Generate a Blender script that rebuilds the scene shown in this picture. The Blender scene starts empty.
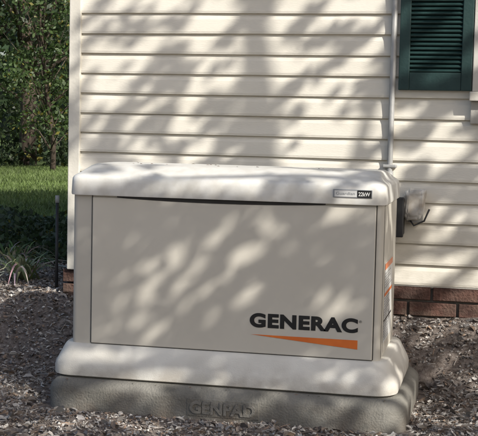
import bpy, bmesh, math, random
import numpy as np
from mathutils import Vector, Matrix, noise
random.seed(7); rng=np.random.default_rng(7)
scene=bpy.context.scene
col=scene.collection

# ---------------------------------------------------------------- helpers
def link(o,parent=None):
    col.objects.link(o)
    if parent is not None: o.parent=parent
    return o
def empty(name):
    e=bpy.data.objects.new(name,None); e.empty_display_size=.1
    return link(e)
def mesh(name,verts,faces,mats,parent=None,smooth=False,cols=None,fm=None):
    me=bpy.data.meshes.new(name)
    me.from_pydata([tuple(v) for v in verts],[],[tuple(f) for f in faces])
    if not isinstance(mats,(list,tuple)): mats=[mats]
    for m in mats: me.materials.append(m)
    if fm is not None: me.polygons.foreach_set('material_index',fm)
    if smooth: me.polygons.foreach_set('use_smooth',[True]*len(me.polygons))
    if cols is not None:
        a=me.attributes.new('col','FLOAT_COLOR','POINT')
        c=np.ones((len(verts),4),dtype=np.float32); c[:,:3]=cols
        a.data.foreach_set('color',c.ravel())
    me.update()
    return link(bpy.data.objects.new(name,me),parent)
def box(name,x0,x1,y0,y1,z0,z1,m,parent=None,bev=0.0,seg=2):
    bm=bmesh.new()
    bmesh.ops.create_cube(bm,size=1)
    for v in bm.verts:
        v.co=Vector(((x0+x1)/2+v.co.x*(x1-x0),(y0+y1)/2+v.co.y*(y1-y0),(z0+z1)/2+v.co.z*(z1-z0)))
    if bev>0:
        bmesh.ops.bevel(bm,geom=bm.edges[:],offset=bev,segments=seg,affect='EDGES',profile=.5)
    me=bpy.data.meshes.new(name); bm.to_mesh(me); bm.free()
    me.materials.append(m)
    return link(bpy.data.objects.new(name,me),parent)
def rrect(hw,hd,r,z,n=7,cx0=0.0):
    pts=[]
    for (sx,sy,a0) in ((1,-1,-90),(1,1,0),(-1,1,90),(-1,-1,180)):
        cx=sx*(hw-r); c2=sy*(hd-r)
        for i in range(n):
            a=math.radians(a0+90*i/(n-1))
            pts.append((cx0+cx+r*math.cos(a),c2+r*math.sin(a),z))
    return pts
def loft(name,rings,m,parent=None,cap=True,smooth=True,angle=35):
    V=[];F=[]
    n=len(rings[0])
    for r in rings: V+=r
    for i in range(len(rings)-1):
        for j in range(n):
            k=(j+1)%n
            F.append((i*n+j,i*n+k,(i+1)*n+k,(i+1)*n+j))
    if cap:
        F.append(tuple(range(n-1,-1,-1)))
        F.append(tuple((len(rings)-1)*n+j for j in range(n)))
    o=mesh(name,V,F,m,parent)
    if smooth:
        me=o.data
        me.polygons.foreach_set('use_smooth',[True]*len(me.polygons))
        me.set_sharp_from_angle(angle=math.radians(angle))
    return o
def tube(path,rad,n=8):
    V=[];F=[]
    P=[Vector(p) for p in path]
    for i,p in enumerate(P):
        d=(P[min(i+1,len(P)-1)]-P[max(i-1,0)]).normalized()
        a=d.cross(Vector((0.13,1,0.07))).normalized(); b=d.cross(a)
        r=rad[i] if hasattr(rad,'__len__') else rad
        for j in range(n):
            t=2*math.pi*j/n
            V.append(p+a*r*math.cos(t)+b*r*math.sin(t))
    for i in range(len(P)-1):
        for j in range(n):
            k=(j+1)%n
            F.append((i*n+j,i*n+k,(i+1)*n+k,(i+1)*n+j))
    F.append(tuple(range(n-1,-1,-1))); F.append(tuple((len(P)-1)*n+j for j in range(n)))
    return V,F
def merge(parts):
    V=[];F=[]
    for v,f in parts:
        o=len(V); V+=list(v); F+=[tuple(i+o for i in q) for q in f]
    return V,F

# ---------------------------------------------------------------- materials
def mat(name,c1,c2=None,scale=8.,rough=.6,bump=0.,bscale=60.,detail=2.,metal=0.,spec=None,stretch=None,lo=.35,hi=.65):
    m=bpy.data.materials.new(name); m.use_nodes=True
    nt=m.node_tree; N=nt.nodes; L=nt.links
    b=N['Principled BSDF']; b.inputs['Roughness'].default_value=rough; b.inputs['Metallic'].default_value=metal
    if spec is not None: b.inputs['Specular IOR Level'].default_value=spec
    tc=N.new('ShaderNodeTexCoord'); mp=N.new('ShaderNodeMapping'); L.new(tc.outputs['Object'],mp.inputs[0])
    if stretch: mp.inputs['Scale'].default_value=stretch
    if c2 is None: c2=tuple(x*.88 for x in c1)
    nz=N.new('ShaderNodeTexNoise'); nz.inputs['Scale'].default_value=scale; nz.inputs['Detail'].default_value=detail
    L.new(mp.outputs[0],nz.inputs['Vector'])
    r=N.new('ShaderNodeValToRGB'); r.color_ramp.elements[0].position=lo; r.color_ramp.elements[1].position=hi
    r.color_ramp.elements[0].color=(*c2,1); r.color_ramp.elements[1].color=(*c1,1)
    L.new(nz.outputs['Fac'],r.inputs[0]); L.new(r.outputs[0],b.inputs['Base Color'])
    if bump>0:
        n2=N.new('ShaderNodeTexNoise'); n2.inputs['Scale'].default_value=bscale; n2.inputs['Detail'].default_value=2
        L.new(mp.outputs[0],n2.inputs['Vector'])
        bp=N.new('ShaderNodeBump'); bp.inputs['Strength'].default_value=bump; bp.inputs['Distance'].default_value=.01
        L.new(n2.outputs['Fac'],bp.inputs['Height']); L.new(bp.outputs[0],b.inputs['Normal'])
    return m
def dirt(m,z0,z1,c,amt=.7,scale=14):
    """real grime: splashed soil fading out with height, broken up by noise"""
    N=m.node_tree.nodes; L=m.node_tree.links; b=N['Principled BSDF']
    src=b.inputs['Base Color'].links[0].from_socket
    tc=N.new('ShaderNodeTexCoord'); sp=N.new('ShaderNodeSeparateXYZ'); L.new(tc.outputs['Object'],sp.inputs[0])
    nz=N.new('ShaderNodeTexNoise'); nz.inputs['Scale'].default_value=scale; nz.inputs['Detail'].default_value=4; L.new(tc.outputs['Object'],nz.inputs[0])
    mr=N.new('ShaderNodeMapRange'); mr.inputs[1].default_value=z0; mr.inputs[2].default_value=z1; mr.inputs[3].default_value=1; mr.inputs[4].default_value=0
    L.new(sp.outputs['Z'],mr.inputs[0])
    m2=N.new('ShaderNodeMapRange'); m2.inputs[1].default_value=.4; m2.inputs[2].default_value=.65; L.new(nz.outputs['Fac'],m2.inputs[0])
    mu=N.new('ShaderNodeMath'); mu.operation='MULTIPLY'; L.new(mr.outputs[0],mu.inputs[0]); L.new(m2.outputs[0],mu.inputs[1])
    m3=N.new('ShaderNodeMath'); m3.operation='MULTIPLY'; m3.inputs[1].default_value=amt; L.new(mu.outputs[0],m3.inputs[0])
    mx=N.new('ShaderNodeMix'); mx.data_type='RGBA'; L.new(m3.outputs[0],mx.inputs[0]); L.new(src,mx.inputs[6]); mx.inputs[7].default_value=(*c,1)
    L.new(mx.outputs[2],b.inputs['Base Color'])
def attrmat(name,rough=.8,trans=0.):
    m=bpy.data.materials.new(name); m.use_nodes=True
    nt=m.node_tree; N=nt.nodes; L=nt.links
    b=N['Principled BSDF']; b.inputs['Roughness'].default_value=rough
    a=N.new('ShaderNodeAttribute'); a.attribute_name='col'
    L.new(a.outputs['Color'],b.inputs['Base Color'])
    if trans>0:
        t=N.new('ShaderNodeBsdfTranslucent'); L.new(a.outputs['Color'],t.inputs[0])
        mx=N.new('ShaderNodeMixShader'); mx.inputs[0].default_value=trans
        L.new(b.outputs[0],mx.inputs[1]); L.new(t.outputs[0],mx.inputs[2])
        L.new(mx.outputs[0],N['Material Output'].inputs[0])
    return m
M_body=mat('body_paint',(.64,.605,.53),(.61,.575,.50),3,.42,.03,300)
M_lid=mat('lid_paint_sunlit',(.80,.79,.75),(.73,.72,.675),5,.4,.05,400)  # body's paint colour, lightened: sun and sky light put into it
dirt(M_lid,.80,1.2,(.50,.46,.38),.35,22)
M_post=mat('post_paint',(.57,.54,.475),(.54,.51,.445),3,.45,.03,300)
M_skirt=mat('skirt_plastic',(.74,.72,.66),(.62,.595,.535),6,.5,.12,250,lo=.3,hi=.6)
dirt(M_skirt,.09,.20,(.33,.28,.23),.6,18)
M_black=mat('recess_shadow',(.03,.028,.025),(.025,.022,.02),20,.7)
M_seam=mat('seam_dark',(.09,.085,.075),(.07,.066,.058),20,.7)  # dark tone of the thin strips along the panel joints
M_blkplastic=mat('black_plastic',(.02,.02,.022),(.035,.035,.035),20,.5)
M_ink=mat('black_ink',(.012,.012,.013),(.018,.018,.018),20,.4)
M_orange=mat('orange_decal',(.80,.20,.035),(.74,.17,.03),20,.4)
M_white=mat('label_white',(.75,.75,.73),(.68,.68,.66),20,.4)
M_grey=mat('label_grey',(.35,.36,.37),(.30,.31,.32),20,.4)
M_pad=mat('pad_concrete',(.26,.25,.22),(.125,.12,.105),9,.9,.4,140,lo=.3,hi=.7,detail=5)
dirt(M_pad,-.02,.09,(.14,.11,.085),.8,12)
M_siding=mat('vinyl_siding',(.79,.75,.66),(.70,.66,.57),2.2,.6,.12,120,stretch=(.5,1,2.5),lo=.25,hi=.6,detail=4)
dirt(M_siding,.36,.75,(.42,.38,.30),.45,9)
M_trim=mat('corner_trim',(.78,.75,.67),(.68,.65,.57),6,.6,.1,80)
M_green=mat('shutter_paint',(.010,.036,.034),(.016,.048,.045),12,.55,.1,90)
M_frame=mat('window_trim_paint',(.66,.64,.59),(.55,.52,.46),8,.55,.1,90)
M_sill=mat('sill_grey',(.52,.50,.46),(.38,.36,.32),12,.7,.2,90)
M_glass=mat('window_glass',(.02,.025,.03),(.02,.025,.03),2,.05)
M_conduit=mat('conduit_grey',(.40,.40,.39),(.32,.32,.31),15,.5,.1,60,metal=.1)
M_bark=mat('bark',(.10,.075,.055),(.04,.03,.022),14,.9,.8,30,stretch=(1,1,.3))
M_roof=mat('roof_shingle',(.09,.085,.08),(.05,.05,.05),30,.9,.5,60)
M_bag=mat('plastic_cover',(.62,.61,.58),(.36,.32,.27),18,.4,.12,50)
M_leaf=attrmat('leaf_material',.5,.3)
M_leaf2=attrmat('shade_leaf_material',.6,0)
M_litter=attrmat('litter_material',.9)
M_grass=attrmat('grass_material',.6,.25)

def brickmat():
    m=bpy.data.materials.new('brick'); m.use_nodes=True
    N=m.node_tree.nodes; L=m.node_tree.links; b=N['Principled BSDF']; b.inputs['Roughness'].default_value=.9
    tc=N.new('ShaderNodeTexCoord'); nz=N.new('ShaderNodeTexNoise'); nz.inputs['Scale'].default_value=5.3
    mp=N.new('ShaderNodeMapping'); mp.inputs['Scale'].default_value=(1,1,2.4)
    L.new(tc.outputs['Object'],mp.inputs[0]); L.new(mp.outputs[0],nz.inputs[0])
    r=N.new('ShaderNodeValToRGB'); e=r.color_ramp.elements
    e[0].position=.35; e[0].color=(.07,.037,.03,1); e[1].position=.65; e[1].color=(.20,.10,.075,1)
    L.new(nz.outputs['Fac'],r.inputs[0])
    n2=N.new('ShaderNodeTexNoise'); n2.inputs['Scale'].default_value=90; L.new(tc.outputs['Object'],n2.inputs[0])
    mx=N.new('ShaderNodeMix'); mx.data_type='RGBA'; mx.blend_type='MULTIPLY'; mx.inputs[0].default_value=.6
    L.new(r.outputs[0],mx.inputs[6]); L.new(n2.outputs['Fac'],mx.inputs[7])
    L.new(mx.outputs[2],b.inputs['Base Color'])
    bp=N.new('ShaderNodeBump'); bp.inputs['Strength'].default_value=.6; bp.inputs['Distance'].default_value=.01
    L.new(n2.outputs['Fac'],bp.inputs['Height']); L.new(bp.outputs[0],b.inputs['Normal'])
    return m
M_brick=brickmat(); dirt(M_brick,.2,.36,(.17,.13,.10),.7,16)
M_mortar=mat('mortar',(.22,.20,.18),(.14,.13,.115),20,.95,.4,120)

def groundmat():
    m=bpy.data.materials.new('ground_mulch_and_lawn'); m.use_nodes=True
    N=m.node_tree.nodes; L=m.node_tree.links; b=N['Principled BSDF']; b.inputs['Roughness'].default_value=.95
    tc=N.new('ShaderNodeTexCoord')
    n1=N.new('ShaderNodeTexNoise'); n1.inputs['Scale'].default_value=45; n1.inputs['Detail'].default_value=6; n1.inputs['Roughness'].default_value=.75
    L.new(tc.outputs['Object'],n1.inputs[0])
    r1=N.new('ShaderNodeValToRGB'); e=r1.color_ramp.elements
    e[0].position=.33; e[0].color=(.075,.058,.047,1); e[1].position=.7; e[1].color=(.42,.375,.335,1)
    x=e.new(.5); x.color=(.22,.18,.155,1)
    L.new(n1.outputs['Fac'],r1.inputs[0])
    n3=N.new('ShaderNodeTexNoise'); n3.inputs['Scale'].default_value=1.7; n3.inputs['Detail'].default_value=3; L.new(tc.outputs['Object'],n3.inputs[0])
    r2=N.new('ShaderNodeValToRGB'); e=r2.color_ramp.elements
    e[0].position=.3; e[0].color=(.065,.105,.025,1); e[1].position=.7; e[1].color=(.12,.175,.045,1)
    L.new(n3.outputs['Fac'],r2.inputs[0])
    sp=N.new('ShaderNodeSeparateXYZ'); L.new(tc.outputs['Object'],sp.inputs[0])
    ma=N.new('ShaderNodeMath'); ma.operation='MULTIPLY_ADD'; ma.inputs[1].default_value=1.2; L.new(n3.outputs['Fac'],ma.inputs[0]); L.new(sp.outputs['Y'],ma.inputs[2])
    s=N.new('ShaderNodeMapRange'); s.inputs[1].default_value=2.6; s.inputs[2].default_value=3.2; L.new(ma.outputs[0],s.inputs[0])
    mx=N.new('ShaderNodeMix'); mx.data_type='RGBA'; L.new(s.outputs[0],mx.inputs[0]); L.new(r1.outputs[0],mx.inputs[6]); L.new(r2.outputs[0],mx.inputs[7])
    L.new(mx.outputs[2],b.inputs['Base Color'])
    bp=N.new('ShaderNodeBump'); bp.inputs['Strength'].default_value=.9; bp.inputs['Distance'].default_value=.02
    L.new(n1.outputs['Fac'],bp.inputs['Height']); L.new(bp.outputs[0],b.inputs['Normal'])
    return m
M_ground=groundmat()

# ---------------------------------------------------------------- key dimensions
WY=.80; SZ=.363; CX=-.957
CAM=Vector((.9685,-4.3993,1.0315)); YAW,PIT,ROL=.2171,.0779,.0221; FPX=1200.4
S=Vector((.62,-.52,.59)).normalized()      # towards the sun

def sstep(a,b,x):
    t=min(max((x-a)/(b-a),0),1); return t*t*(3-2*t)
def gz(x,y,fine=True):
    h=.225*sstep(.25,.78,y)
    if abs(x)<6 and abs(y)<6:
        h+=.018*noise.noise(Vector((x*2.3,y*2.3,3)))
        if fine: h+=.010*noise.noise(Vector((x*11,y*11,7)))+.006*noise.noise(Vector((x*27,y*27,1)))
        if abs(x)<.74 and abs(y)<.44: h=min(h,-.008)
    else:
        h+=.05*noise.noise(Vector((x*.2,y*.2,3)))
    return h

# ---------------------------------------------------------------- ground
def axis(lo,hi,st,far):
    a=list(np.arange(lo,hi+1e-6,st)); s=st
    v=hi; up=[]
    while v<far: s*=1.35; v+=s; up.append(v)
    s=st; v=lo; dn=[]
    while v>-far: s*=1.35; v-=s; dn.append(v)
    return dn[::-1]+a+up
xs=axis(-2.6,2.4,.03,400); ys=axis(-1.5,2.2,.03,400)
V=[(x,y,gz(x,y)) for y in ys for x in xs]; nx=len(xs)
F=[(j*nx+i,j*nx+i+1,(j+1)*nx+i+1,(j+1)*nx+i) for j in range(len(ys)-1) for i in range(nx-1)]
mesh('ground',V,F,M_ground,smooth=True)

# litter: small stones, clods, chips and dead leaves, one mesh
def litter(n):
    V=[];F=[];C=[]
    pal=[(.24,.20,.17),(.34,.305,.275),(.15,.12,.10),(.46,.43,.395),(.22,.19,.165),(.11,.085,.07),(.28,.20,.145),(.56,.53,.49),(.30,.28,.265),(.38,.36,.335)]
    k=0
    while k<n:
        x=rng.uniform(-2.5,2.3); y=rng.uniform(-1.3,2.1)
        if abs(x-.01)<.665 and abs(y)<.38: continue
        if y>WY-.05 and x>CX-.02: continue
        k+=1
        kind=rng.random(); a=rng.uniform(0,2*math.pi)
        z=gz(x,y); c=Vector((x,y,z+rng.uniform(.001,.010)))
        tl=rng.normal(0,.3,2)
        d=Vector((math.cos(a),math.sin(a),tl[0])).normalized(); s=Vector((-math.sin(a),math.cos(a),tl[1])).normalized()
        o=len(V)
        if kind<.13:
            l=rng.uniform(.015,.045); w=l*rng.uniform(.35,.6); cu=rng.uniform(-.2,.35)*l
            up=Vector((0,0,cu))
            V+=[c-d*l/2,c-d*l*.15-s*w/2+up,c+d*l*.25-s*w*.4+up,c+d*l/2,c+d*l*.25+s*w*.4+up,c-d*l*.15+s*w/2+up]
            F+=[(o,o+1,o+2,o+3),(o,o+3,o+4,o+5)]; m=6
        elif kind<.30:
            l=rng.uniform(.010,.04); w=rng.uniform(.002,.005); up=Vector((0,0,w*.7))
            V+=[c-d*l/2-s*w/2,c+d*l/2-s*w/2,c+d*l/2+s*w/2,c-d*l/2+s*w/2,c-d*l*.45+up,c+d*l*.45+up]
            F+=[(o,o+1,o+5,o+4),(o+2,o+3,o+4,o+5)]; m=6
        else:
            r=.003+.008*rng.random()**1.8
            for q in ((1,0,0),(0,1,0),(-1,0,0),(0,-1,0),(.35,.3,.75),(-.4,-.3,.7)):
                V.append(c+(d*q[0]+s*q[1]*.75+Vector((0,0,q[2])))*r*rng.uniform(.7,1.2)+Vector((0,0,-.002)))
            F+=[(o,o+1,o+4),(o+1,o+2,o+5,o+4),(o+2,o+3,o+5),(o+3,o,o+4,o+5)]; m=6
        patch=.95+.45*noise.noise(Vector((x*2.1,y*2.1,8)))
        cc=np.array(pal[rng.integers(len(pal))])*rng.uniform(.65,1.2)*patch
        C+=[cc]*m
    return mesh('leaf_litter',V,F,M_litter,cols=np.array(C))
litter(62000)

# ---------------------------------------------------------------- house
house=empty('siding_house')
HX1=8.0; HY1=WY+4.8; HZ=2.75
def siding(name,x0,x1,z0,z1,parent,axisx=True,fixed=0,flip=1):
    pitch=.089; V=[];F=[]
    nseg=max(2,int(abs(x1-x0)/.06))
    X=np.linspace(x0,x1,nseg+1)
    rows=[]
    z=z0; i=0
    while z<z1-.01:
        rows.append((z,0.000,i)); rows.append((z-.004,-.017,i)); rows.append((z+.006,-.0185,i))
        rows.append((z+.058,-.013,i)); rows.append((z+pitch-.012,-.006,i))
        z+=pitch; i+=1
    for (z,y,i) in rows:
        for x in X:
            wv=.0055*noise.noise(Vector((x*1.3,i*7.7,0)))+.0022*noise.noise(Vector((x*5,i*3.1,5)))
            zz=z+.0030*noise.noise(Vector((x*.9,i*5.3,9)))
            if axisx: V.append((x,fixed+y-abs(wv) if y<0 else fixed,zz))
            else: V.append((fixed+flip*((y-abs(wv)) if y<0 else 0),x,zz))
    n=len(X)
    for j in range(len(rows)-1):
        for k in range(n-1):
            F.append((j*n+k,j*n+k+1,(j+1)*n+k+1,(j+1)*n+k))
    return mesh(name,V,F,M_siding,parent)
siding('siding_front',CX+.03,HX1,SZ,HZ,house,True,WY)
siding('siding_side',WY+.03,HY1,SZ,HZ,house,False,CX,1)
box('wall_core',CX+.01,HX1,WY+.004,HY1,SZ-.02,HZ,M_trim,house)
box('corner_trim_front',CX-.020,CX+.035,WY-.026,WY+.003,SZ-.012,HZ,M_trim,house,.004)
box('corner_trim_side',CX-.0205,CX+.0,WY+.004,WY+.07,SZ-.012,HZ,M_trim,house,.003)
box('foundation_core',CX+.0,HX1,WY+.012,HY1,-.3,SZ-.021,M_mortar,house)
def bricks():
    bl,bh,j=.200,.058,.011
    bm=bmesh.new()
    z=SZ-.012-bh; r=0
    while z>-.05:
        x=CX-.045
        first=True
        while x<HX1:
            l=bl*(.5 if (first and r%2) else 1); first=False
            jj=rng.normal(0,.0015)
            g=bmesh.ops.create_cube(bm,size=1)
            for v in g['verts']:
                v.co=Vector((x+l/2+v.co.x*l,WY+.02+jj+v.co.y*.06,z+bh/2+v.co.z*bh+rng.normal(0,.0006)))
            x+=l+j
        yy=WY+.061
        while yy<HY1:
            g=bmesh.ops.create_cube(bm,size=1)
            for v in g['verts']:
                v.co=Vector((CX-.01+v.co.x*.07,yy+bl/2+v.co.y*bl,z+bh/2+v.co.z*bh))
            yy+=bl+j
        z-=bh+j; r+=1
    bmesh.ops.bevel(bm,geom=bm.edges[:],offset=.003,segments=1,affect='EDGES')
    me=bpy.data.meshes.new('foundation_bricks'); bm.to_mesh(me); bm.free(); me.materials.append(M_brick)
    link(bpy.data.objects.new('foundation_bricks',me),house)
bricks()
box('starter_strip',CX-.018,HX1,WY-.014,WY+.002,SZ-.012,SZ-.005,M_frame,house)
ov=.35
V=[(CX-ov,WY-ov,HZ),(HX1+ov,WY-ov,HZ),(HX1+ov,HY1+ov,HZ),(CX-ov,HY1+ov,HZ),(CX-ov,(WY+HY1)/2,HZ+1.4),(HX1+ov,(WY+HY1)/2,HZ+1.4)]
V2=[(x,y,z+.15) for x,y,z in V]
mesh('roof',V+V2,[(0,3,2,1),(6,7,11,10),(8,9,10,11),(0,1,7,6),(2,3,9,8),(0,6,10,9,3),(1,2,8,11,7)],M_roof,house)
mesh('gable',[(CX,WY,HZ),(CX,HY1,HZ),(CX,(WY+HY1)/2,HZ+1.25)],[(0,1,2)],M_siding,house)

def shutter(x0,x1,z0,z1,tag):
    y1=WY-.018; y0=y1-.030
    st=.045
    box('shutter_stile_left_'+tag,x0,x0+st,y0,y1,z0,z1,M_green,house,.003)
    box('shutter_stile_right_'+tag,x1-st,x1,y0,y1,z0,z1,M_green,house,.003)
    box('shutter_rail_bottom_'+tag,x0+st,x1-st,y0+.003,y1,z0,z0+.075,M_green,house,.002)
    box('shutter_rail_top_'+tag,x0+st,x1-st,y0+.003,y1,z1-.07,z1,M_green,house,.002)
    box('shutter_rail_mid_'+tag,x0+st,x1-st,y0+.003,y1,(z0+z1)/2,(z0+z1)/2+.06,M_green,house,.002)
    box('shutter_back_'+tag,x0+st,x1-st,y1-.004,y1,z0+.075,z1-.07,M_green,house)
    V=[];F=[]
    z=z0+.078
    while z<z1-.09:
        if not ((z0+z1)/2-.02<z<(z0+z1)/2+.06):
            o=len(V)
            a=x0+st-.001; b=x1-st+.001
            for x in (a,b):
                V+= [(x,y0+.006,z),(x,y0+.004,z+.004),(x,y1-.006,z+.021),(x,y1-.004,z+.017)]
            F+=[(o,o+4,o+5,o+1),(o+1,o+5,o+6,o+2),(o+2,o+6,o+7,o+3),(o+3,o+7,o+4,o)]
        z+=.0185
    mesh('shutter_louvers_'+tag,V,F,M_green,house)
shutter(.512,.818,1.192,2.45,'a')
shutter(1.80,2.106,1.192,2.45,'b')
fx0,fx1=.821,1.79
box('window_casing_left',fx0,fx0+.05,WY-.045,WY,1.19,2.45,M_frame,house,.003)
box('window_casing_right',fx1-.05,fx1,WY-.045,WY,1.19,2.45,M_frame,house,.003)
box('window_casing_top',fx0,fx1,WY-.048,WY,2.4505,2.52,M_frame,house,.003)
box('window_sill',fx0-.010,fx1+.01,WY-.075,WY,1.150,1.189,M_frame,house,.004)
box('window_apron',fx0-.004,fx1,WY-.04,WY,1.055,1.149,M_sill,house,.003)
box('window_glass',fx0+.05,fx1-.05,WY-.024,WY-.02,1.19,2.45,M_glass,house)
box('window_sash_bottom',fx0+.05,fx1-.05,WY-.036,WY-.018,1.19,1.235,M_frame,house,.002)
box('window_sash_mid',fx0+.05,fx1-.05,WY-.037,WY-.017,1.80,1.84,M_frame,house,.002)

# conduit
cond=empty('electrical_conduit')
PX=.486
Vt,Ft=tube([(PX,WY-.036,2.7),(PX,WY-.036,.62),(PX,WY-.036,.55)],.0125,12); mesh('conduit_pipe',Vt,Ft,M_conduit,cond,True)
for z in (.86,1.75,2.5):
    box('conduit_strap_%d'%int(z*100),PX-.030,PX+.030,WY-.0515,WY-.018,z,z+.014,M_conduit,cond,.004)
Vt,Ft=tube([(PX,WY-.036,.80),(PX,WY-.036,.845)],.0165,12); mesh('conduit_coupling',Vt,Ft,M_conduit,cond,True)
box('conduit_body',PX-.02,PX+.02,WY-.06,WY-.018,.47,.56,M_conduit,cond,.005)
db=empty('electrical_junction_box')
box('box_body',.50,.556,WY-.11,WY-.018,.575,.735,M_blkplastic,db,.006)
box('box_cover',.497,.559,WY-.125,WY-.1105,.57,.74,M_blkplastic,db,.005)
oc=empty('outdoor_outlet')
box('outlet_box',.575,.635,WY-.075,WY-.018,.63,.77,M_conduit,oc,.006)
bm=bmesh.new(); bmesh.ops.create_icosphere(bm,subdivisions=5,radius=1)
for v in bm.verts:
    p=v.co.copy()
    q=Vector([math.copysign(abs(c)**.5,c) for c in p])
    k=1+.08*noise.noise(p*1.6)+.10*abs(noise.noise(p*2.6))-.07*abs(noise.noise(p*6+Vector((3,1,2))))
    v.co=Vector((.600+q.x*.044*(1+.10*p.z)*k+.010*p.z,WY-.072+q.y*.040*k,.710+q.z*.066*k))
me=bpy.data.meshes.new('outlet_cover'); bm.to_mesh(me); bm.free(); me.materials.append(M_bag)
me.polygons.foreach_set('use_smooth',[True]*len(me.polygons))
link(bpy.data.objects.new('outlet_cover',me),oc)
Vt,Ft=tube([(.57,WY-.08,.66),(.60,WY-.09,.620),(.642,WY-.08,.64),(.662,WY-.07,.69)],.004,8); mesh('cable_loop',Vt,Ft,M_blkplastic,oc,True)

# ---------------------------------------------------------------- generator
gen=empty('standby_generator')
HW,HD=.573,.268
sk=.014
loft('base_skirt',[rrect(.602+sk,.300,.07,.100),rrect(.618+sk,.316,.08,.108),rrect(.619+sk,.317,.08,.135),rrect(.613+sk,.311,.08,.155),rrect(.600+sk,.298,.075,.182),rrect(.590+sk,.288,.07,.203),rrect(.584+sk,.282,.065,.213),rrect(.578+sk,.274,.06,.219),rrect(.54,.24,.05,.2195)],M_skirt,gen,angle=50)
loft('body_shell',[rrect(HW-.007,HD-.005,.022,.212),rrect(HW-.007,HD-.005,.022,.785)],M_post,gen,cap=False)
FY=-(HD-.005)
px0,px1=-.488,.541
box('front_panel',px0,px1,FY-.006,FY+.002,.2225,.757,M_body,gen,.003)
box('seam_left',px0-.004,px0-.0002,FY-.002,FY+.001,.2225,.765,M_seam,gen)
box('seam_right',px1+.0002,px1+.004,FY-.002,FY+.001,.2225,.765,M_seam,gen)
box('seam_bottom',px0,px1,FY-.003,FY+.001,.2197,.2222,M_seam,gen)
box('seam_side_front',HW-.0085,HW-.0060,-.222,-.218,.222,.765,M_seam,gen)
box('side_panel',HW-.0085,HW-.0035,-.217,.21,.225,.76,M_body,gen,.002)
box('side_panel_left',-HW+.0035,-HW+.0085,-.209,.21,.225,.76,M_body,gen,.002)
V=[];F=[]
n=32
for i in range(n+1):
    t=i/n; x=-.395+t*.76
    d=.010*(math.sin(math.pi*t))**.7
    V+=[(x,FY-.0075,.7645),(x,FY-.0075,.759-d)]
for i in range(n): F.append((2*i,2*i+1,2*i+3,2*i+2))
mesh('handle_recess_shade',V,F,M_black,gen)  # flat dark strip; shade of the handle recess is put into its colour
def lr(ix,iy,r,z): return rrect(HW+.002-ix,.280-iy,r,z,9)
loft('lid',[lr(.012,.012,.035,.763),lr(.0,.0,.04,.764),lr(-.002,-.002,.042,.770),lr(.0,.0,.042,.812),lr(.001,.001,.042,.824),lr(.005,.005,.042,.832),lr(.012,.014,.042,.838),lr(.020,.035,.042,.845),lr(.027,.07,.04,.855),lr(.034,.11,.04,.866),lr(.044,.15,.04,.8735),lr(.08,.18,.04,.875)],M_lid,gen,angle=60)
def text(name,body,x,z,height,width,y,m,parent,off=0.0,sp=1.0):
    c=bpy.data.curves.new(name,'FONT'); c.body=body; c.size=1; c.offset=off; c.space_character=sp
    o=bpy.data.objects.new(name+'_tmp',c); col.objects.link(o)
    dg=bpy.context.evaluated_depsgraph_get(); me=bpy.data.meshes.new_from_object(o.evaluated_get(dg))
    col.objects.unlink(o); bpy.data.objects.remove(o)
    co=np.array([v.co for v in me.vertices]); mn=co.min(0); mxx=co.max(0)
    for v in me.vertices:
        u=(v.co.x-mn[0])/(mxx[0]-mn[0])*width; w=(v.co.y-mn[1])/(mxx[1]-mn[1])*height
        v.co=Vector((x+u,y,z+w))
    me.materials.clear(); me.materials.append(m)
    return link(bpy.data.objects.new(name,me),parent)
DY=FY-.0075
text('logo_lettering','GENERAC',.105,.315,.052,.385,DY,M_ink,gen,off=.05,sp=1.1)
text('logo_registered','®',.494,.352,.009,.009,DY,M_ink,gen,off=0)
mesh('logo_swoosh',[(.108,DY,.290),(.490,DY,.290),(.490,DY,.258),(.33,DY,.271),(.20,DY,.282)],[(0,4,3,2,1)],M_orange,gen)
LY=-.2835
box('badge_plate',.392,.528,LY-.001,LY+.008,.787,.816,M_grey,gen,.002)
mesh('badge_white',[(.397,LY-.0018,.791),(.474,LY-.0018,.791),(.474,LY-.0018,.812),(.397,LY-.0018,.812)],[(0,1,2,3)],M_white,gen)
mesh('badge_black',[(.476,LY-.0018,.789),(.525,LY-.0018,.789),(.525,LY-.0018,.814),(.476,LY-.0018,.814)],[(0,1,2,3)],M_ink,gen)
text('badge_text','Guardian',.402,.797,.010,.066,LY-.0026,M_grey,gen,off=.01)
text('badge_kw','22kW',.480,.794,.014,.040,LY-.0026,M_white,gen,off=.02)
SXx=HW-.0025
def sq(name,y0,y1,z0,z1,m,k=0): mesh(name,[(SXx+.0005*k,y0,z0),(SXx+.0005*k,y1,z0),(SXx+.0005*k,y1,z1),(SXx+.0005*k,y0,z1)],[(0,1,2,3)],m,gen)
sq('warning_label',-.19,.09,.27,.555,M_white)
sq('warning_header',-.187,.087,.530,.552,M_orange,1)
sq('warning_header2',-.187,.087,.435,.447,M_orange,1)
sq('warning_bar',-.187,.087,.345,.352,M_ink,1)
for i in range(26):
    z=.278+i*.0098
    if .43<z<.46 or z>.52 or .34<z<.356: continue
    sq('label_line_%d'%i,-.182+(.0 if i%4 else .01),.075-rng.uniform(0,.14),z,z+.0042,M_grey,1)
pad=empty('generator_pad')
PCX=.020
def pr_(a,b,r,z): return rrect(a,b,r,z,9,PCX)
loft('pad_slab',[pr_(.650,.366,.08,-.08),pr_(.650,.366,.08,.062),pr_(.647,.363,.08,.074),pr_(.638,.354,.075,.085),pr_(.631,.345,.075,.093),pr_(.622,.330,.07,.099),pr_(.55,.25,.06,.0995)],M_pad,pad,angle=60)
PY=-.366
M_emb=mat('pad_lettering',(.25,.24,.215),(.17,.16,.14),12,.9,.4,140)
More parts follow.
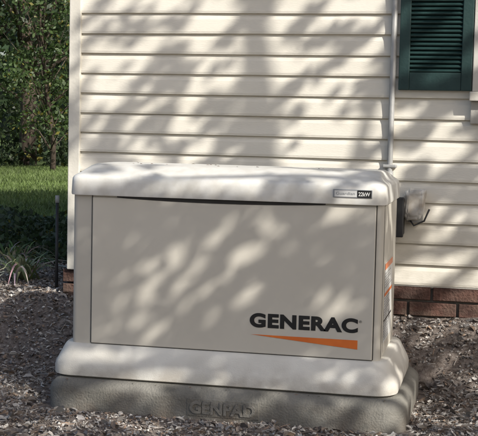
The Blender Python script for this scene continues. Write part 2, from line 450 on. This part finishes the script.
box('pad_name_frame',-.095,.165,PY-.003,PY+.004,.004,.068,M_pad,pad,.003)
def emb():
    c=bpy.data.curves.new('pad_lettering','FONT'); c.body='GENPAD'; c.size=1; c.offset=.04; c.extrude=.5
    o=bpy.data.objects.new('tmp',c); col.objects.link(o)
    dg=bpy.context.evaluated_depsgraph_get(); me=bpy.data.meshes.new_from_object(o.evaluated_get(dg))
    col.objects.unlink(o); bpy.data.objects.remove(o)
    co=np.array([v.co for v in me.vertices]); mn=co.min(0); mx=co.max(0)
    for v in me.vertices:
        t=(v.co-Vector(mn)); d=mx-mn
        v.co=Vector((-.083+t.x/d[0]*.236,PY-.0025-.006*t.z/d[2],.014+t.y/d[1]*.045))
    me.materials.clear(); me.materials.append(M_emb); link(bpy.data.objects.new('pad_lettering',me),pad)
emb()
# a few fallen leaves / twigs resting on the lid and the base
def debris():
    V=[];F=[];C=[]
    spots_=[]
    for i in range(16):
        y=random.uniform(-.10,.10); x=random.uniform(-.48,.48); spots_.append((x,y,.8755))
    for i in range(14):
        x=random.uniform(-.6,.62); spots_.append((x,-random.uniform(.334,.343),.0985))
    for (x,y,z) in spots_:
        l=random.uniform(.008,.022); w=l*random.uniform(.15,.4); a=random.uniform(0,6.28)
        d=Vector((math.cos(a),math.sin(a),0)); s=Vector((-math.sin(a),math.cos(a),0)); c=Vector((x,y,z)); o=len(V)
        V+=[c-d*l/2,c-s*w/2+Vector((0,0,.002)),c+d*l/2,c+s*w/2+Vector((0,0,.001))]; F.append((o,o+1,o+2,o+3))
        C+=[[.16*random.uniform(.6,1.5),.11,.07]]*4
    mesh('fallen_leaves',V,F,M_litter,cols=np.array(C))
debris()

# ---------------------------------------------------------------- vegetation
def leaves_mesh(name,P,size,cols,mat_,parent=None,aspect=.55):
    n=len(P); P=np.asarray(P)
    d=rng.normal(0,1,(n,3)); d/=np.linalg.norm(d,axis=1)[:,None]
    e=rng.normal(0,1,(n,3)); s=np.cross(d,e); s/=np.linalg.norm(s,axis=1)[:,None]
    L=size*rng.uniform(.6,1.3,(n,1)); W=L*aspect
    V=np.stack([P-d*L/2,P-s*W/2,P+d*L/2,P+s*W/2],1)
    C=np.repeat(cols[:,None,:],4,1)
    return mesh(name,V.reshape(-1,3),np.arange(4*n).reshape(n,4).tolist(),mat_,parent,cols=C.reshape(-1,3))
def leafcols(n,base,var=.35,yellow=.06):
    c=np.array(base)[None,:]*rng.uniform(1-var,1+var,(n,1))
    m=rng.random(n)<yellow
    c[m]=np.array([.16,.15,.03])*rng.uniform(.6,1.2,(m.sum(),1))
    return c
def tree(name,loc,h,rad,n,size,base,trunk_r=.13,low=.25,nclump=45):
    e=empty(name); loc=Vector(loc)
    parts=[]
    top=loc+Vector((random.uniform(-.4,.4),random.uniform(-.4,.4),h*.85))
    path=[loc.lerp(top,t)+Vector((random.uniform(-.1,.1),random.uniform(-.1,.1),0))*(t>0) for t in (0,.15,.35,.6,.8,1)]
    path[0].z-=.2
    parts.append(tube(path,[trunk_r*1.3,trunk_r,trunk_r*.85,trunk_r*.6,trunk_r*.4,trunk_r*.15],9))
    P=[]
    for i in range(nclump):
        t=random.uniform(low,1.0); a=random.uniform(0,2*math.pi)
        rr=rad*math.sqrt(random.uniform(.05,1))*math.sin(math.pi*min(1,(t-low)/(1-low)*.75+.22))
        c=loc+Vector((math.cos(a)*rr,math.sin(a)*rr,h*t))
        b=loc.lerp(top,max(.1,t*.75-.03))
        mid=b.lerp(c,.5)+Vector((0,0,.1*rad*random.uniform(-.5,1)))
        parts.append(tube([b,mid,c],[trunk_r*.3,trunk_r*.18,trunk_r*.05],5))
        k=n//nclump
        g=rng.normal(0,1,(k,3))*np.array([.16,.16,.10])*rad*random.uniform(.6,1.2)
        P.append(np.array(c)[None,:]+g)
    P=np.concatenate(P)
    P=P[P[:,2]>.15]
    Vt,Ft=merge(parts); mesh('trunk_and_limbs',Vt,Ft,M_bark,e,True)
    leaves_mesh('foliage',P,size,leafcols(len(P),base),M_leaf,e)
    return e
DG=(.036,.058,.024)
tree('oak_tree',(-6.9,14.6,.2),8,2.6,9000,.11,DG)
tree('oak_tree',(-5.3,17.5,.2),10,3.0,9000,.13,(.045,.075,.026))
tree('oak_tree',(-9.6,18,.2),11,3.2,7000,.18,DG)
tree('oak_tree',(-3.2,24,.2),12,3.6,6000,.2,DG)
tree('sweetgum_tree',(-5.9,13.2,.2),4.2,1.2,6000,.07,(.06,.10,.03),.04,.15)
tree('oak_tree',(-12.5,13,.2),10,3.2,6000,.2,DG)
tree('oak_tree',(14,24,.2),11,3.5,6000,.24,DG)
n=34000; P=np.zeros((n,3))
P[:,0]=rng.uniform(-24,3,n); P[:,1]=14.2+rng.uniform(0,1,n)**1.6*8
hh=np.array([1.0+1.5*noise.noise(Vector((x*.8,y*.6,2)))+.5 for x,y in P[:,:2]])
P[:,2]=.1+np.abs(hh)*rng.uniform(0,1,n)**.8*np.clip((P[:,1]-13.6)/2,0.25,1.6)
leaves_mesh('woodland_shrubs',P,.14,leafcols(n,(.033,.052,.02)),M_leaf)
n=14000; P=np.zeros((n,3)); a=rng.uniform(0,2*math.pi,n); r=rng.uniform(42,60,n)
P[:,0]=r*np.cos(a); P[:,1]=r*np.sin(a)
P[:,2]=np.array([(7+5*noise.noise(Vector((math.cos(t)*9,math.sin(t)*9,0)))) for t in a])*rng.uniform(0,1,n)
leaves_mesh('distant_trees',P,1.8,leafcols(n,(.035,.06,.022)),M_leaf)
n=16000; P=np.zeros((n,3)); P[:,0]=rng.uniform(-4.5,-1.1,n); P[:,1]=rng.uniform(2.0,3.9,n)
k=np.array([sstep(1.9,2.6,y+.5*noise.noise(Vector((x*1.3,0,0))))*(1-.6*sstep(3.3,3.9,y))*(.17+.16*noise.noise(Vector((x*2.2,y*2.2,4)))) for x,y in P[:,:2]])
P[:,2]=.22+k*rng.uniform(0,1,n)**.6
leaves_mesh('groundcover_bed',P,.045,leafcols(n,(.055,.085,.038),.5,.05),M_leaf)
n=75000; x=rng.uniform(-8.5,-1.6,n); y=rng.uniform(3.7,14.6,n)
zz=np.array([gz(p,q,False) for p,q in zip(x,y)])
V=np.zeros((n,3,3)); h=rng.uniform(.03,.075,n); a=rng.uniform(0,6.28,n); w=.008
V[:,0]=np.stack([x-w*np.cos(a),y-w*np.sin(a),zz],1); V[:,1]=np.stack([x+w*np.cos(a),y+w*np.sin(a),zz],1)
V[:,2]=np.stack([x+rng.normal(0,.03,n),y+rng.normal(0,.03,n),zz+h],1)
pt=np.array([1.0+.5*noise.noise(Vector((p*.9,q*.9,1))) for p,q in zip(x,y)])
C=np.repeat((np.array([.145,.205,.06])[None,:]*rng.uniform(.6,1.3,(n,1))*pt[:,None])[:,None,:],3,1)
mesh('lawn_grass',V.reshape(-1,3),np.arange(3*n).reshape(n,3).tolist(),M_grass,cols=C.reshape(-1,3))
def strappy(name,cx,cy,n,L,cols_,wm=1.):
    V=[];F=[];C=[]
    for i in range(n):
        a=random.uniform(0,6.28); l=L*random.uniform(.6,1.15); w=random.uniform(.004,.008)*wm; lean=random.uniform(.35,1.1)
        c=cols_[0] if random.random()<.5 else cols_[1]; c=[v*random.uniform(.7,1.2) for v in c]
        o=len(V); bx=cx+random.gauss(0,.03); by=cy+random.gauss(0,.03); z0=gz(bx,by)-.01
        s=Vector((-math.sin(a),math.cos(a),0))
        for k in range(7):
            t=k/6; r=l*lean*t; z=z0+l*(1.15*t-(.55+.55*lean)*t*t)
            p=Vector((bx+math.cos(a)*r,by+math.sin(a)*r,max(z,z0+.012))); ww=w*(1-t*t*.95)
            V+=[p-s*ww,p+s*ww]; C+=[c,c]
        for k in range(6): F.append((o+2*k,o+2*k+1,o+2*k+3,o+2*k+2))
    mesh(name,V,F,M_grass,cols=np.array(C))
strappy('liriope_plant',-1.38,1.22,60,.33,[(.24,.30,.13),(.62,.60,.46)],1.4)
strappy('liriope_plant',-1.72,1.9,50,.28,[(.12,.17,.06),(.36,.34,.22)],1.2)
strappy('liriope_plant',-2.3,1.6,50,.28,[(.09,.13,.045),(.28,.26,.15)])
vp=empty('garden_riser_pipe')
Vt,Ft=tube([(-1.105,.98,.1),(-1.105,.98,.64)],.0075,10); mesh('riser_pipe',Vt,Ft,M_blkplastic,vp,True)
Vt,Ft=tube([(-1.105,.98,.6405),(-1.105,.98,.675)],.010,10); mesh('riser_cap',Vt,Ft,M_conduit,vp,True)

# ---------------------------------------------------------------- added shade tree, leaf gaps shaped to throw the sun spots (sunward, behind/right of the viewpoint)
shade=empty('added_shade_tree')
U=Vector((0,0,1)).cross(S).normalized(); W=S.cross(U).normalized()
def px2front(u,v):
    return (-.555+(u-75)/276., .215+((350+(u-75)*.055)-v)/285.)
spots=[(178,262,20,7,50),(238,272,32,8,42),(150,300,23,7,55),(200,300,20,6,50),(130,240,14,5,50),(255,305,20,6,35),(342,298,22,9,40),(165,335,20,6,50),(215,328,18,6,45),(300,250,18,5,50),(118,330,12,5,50),(330,225,16,5,45),(275,225,14,5,55),(226,232,13,5,55),(190,285,34,6,48),(120,285,12,4,50),(320,330,16,5,40),(270,345,14,4,40),(210,255,18,5,50)]
spf=[]
for (u,v,a,b,an) in spots:
    x,z=px2front(u,v); spf.append((x,z,a/276.,b/276.,math.radians(an)))
def lit(p):
    t=(p.y-FY)/S.y
    x=p.x-S.x*t; z=p.z-S.z*t
    if -.66<x<.66 and .18<z<.76:
        for (cx,cz,a,b,an) in spf:
            dx=x-cx; dz=z-cz; c=math.cos(an); s=math.sin(an)
            e=((dx*c+dz*s)/a)**2+((-dx*s+dz*c)/b)**2
            if e+1.2*noise.noise(Vector((x*20,z*20,3)))<1.2: return random.random()<.985
        return False
    a=p.dot(U); b=p.dot(W)
    t=(p.y-WY)/S.y; x=p.x-S.x*t; z=p.z-S.z*t
    nv=noise.noise(Vector((a*2.2,b*3.4,11)))*.42+noise.noise(Vector(((a+b*.6)*7,(b-a*.3)*13,2)))*.7
    nv+=random.gauss(0,.035)
    if z>.3: return nv>-.07
    t=(p.z-.85)/S.z; x=p.x-S.x*t; y=p.y-S.y*t
    if abs(x)<.62 and abs(y)<.34: return nv>-.24
    return nv>.0
P=[]
cen=Vector((.2,.2,.7))
while len(P)<20000:
    a=random.gauss(0,1.9); b=random.gauss(.1,1.15)
    if abs(a)>4.2 or abs(b)>2.6: continue
    t=random.uniform(3.6,5.8)
    p=cen+U*a+W*b+S*t
    if p.z<2.25: continue
    if lit(p): continue
    P.append(p)
leaves_mesh('foliage',np.array([tuple(p) for p in P]),.075,leafcols(len(P),(.05,.09,.03)),M_leaf2,shade,aspect=.65)
tb=Vector((5.6,-3.2,-.2)); parts=[]
tp=[tb,Vector((5.5,-3.2,1.2)),Vector((5.2,-3.15,2.4)),Vector((4.7,-3.0,3.4)),Vector((4.2,-2.8,4.4)),Vector((3.9,-2.6,5.6))]
parts.append(tube(tp,[.22,.17,.15,.12,.08,.03],12))
for i in range(26):
    p=random.choice(P); b=tp[2].lerp(tp[4],random.random())
    parts.append(tube([b,b.lerp(p,.5)+Vector((0,0,.15)),p],[.035,.02,.005],6))
Vt,Ft=merge(parts); mesh('trunk_and_limbs',Vt,Ft,M_bark,shade,True)

# ---------------------------------------------------------------- light
w=bpy.data.worlds.new('World'); scene.world=w; w.use_nodes=True
N=w.node_tree.nodes; L=w.node_tree.links
sky=N.new('ShaderNodeTexSky'); sky.sky_type='NISHITA'; sky.sun_disc=False
el=math.asin(S.z); az=math.atan2(S.x,S.y)
sky.sun_elevation=el; sky.sun_rotation=az
sky.dust_density=3.0; sky.ozone_density=.5; sky.air_density=1.0
L.new(sky.outputs[0],N['Background'].inputs[0]); N['Background'].inputs[1].default_value=.15
sd=bpy.data.lights.new('sun','SUN'); sd.energy=5.0; sd.angle=math.radians(.5); sd.color=(1,.955,.875)
so=link(bpy.data.objects.new('sun',sd)); so.rotation_euler=S.to_track_quat('Z','Y').to_euler()
so.location=S*30

# ---------------------------------------------------------------- camera
cy,sy=math.cos(YAW),math.sin(YAW)
f=Vector((-sy*math.cos(PIT),cy*math.cos(PIT),-math.sin(PIT))); r=Vector((cy,sy,0)); u=r.cross(f)
c,s=math.cos(ROL),math.sin(ROL)
r2=r*c+u*s; u2=-r*s+u*c
cd=bpy.data.cameras.new('camera'); cd.sensor_width=36; cd.lens=36*FPX/478; cd.clip_end=1500
co=link(bpy.data.objects.new('camera',cd))
Mx=Matrix((( r2.x,u2.x,-f.x,CAM.x),(r2.y,u2.y,-f.y,CAM.y),(r2.z,u2.z,-f.z,CAM.z),(0,0,0,1)))
co.matrix_world=Mx
scene.camera=co
scene.view_settings.view_transform='Standard'; scene.view_settings.look='None'; scene.view_settings.exposure=0
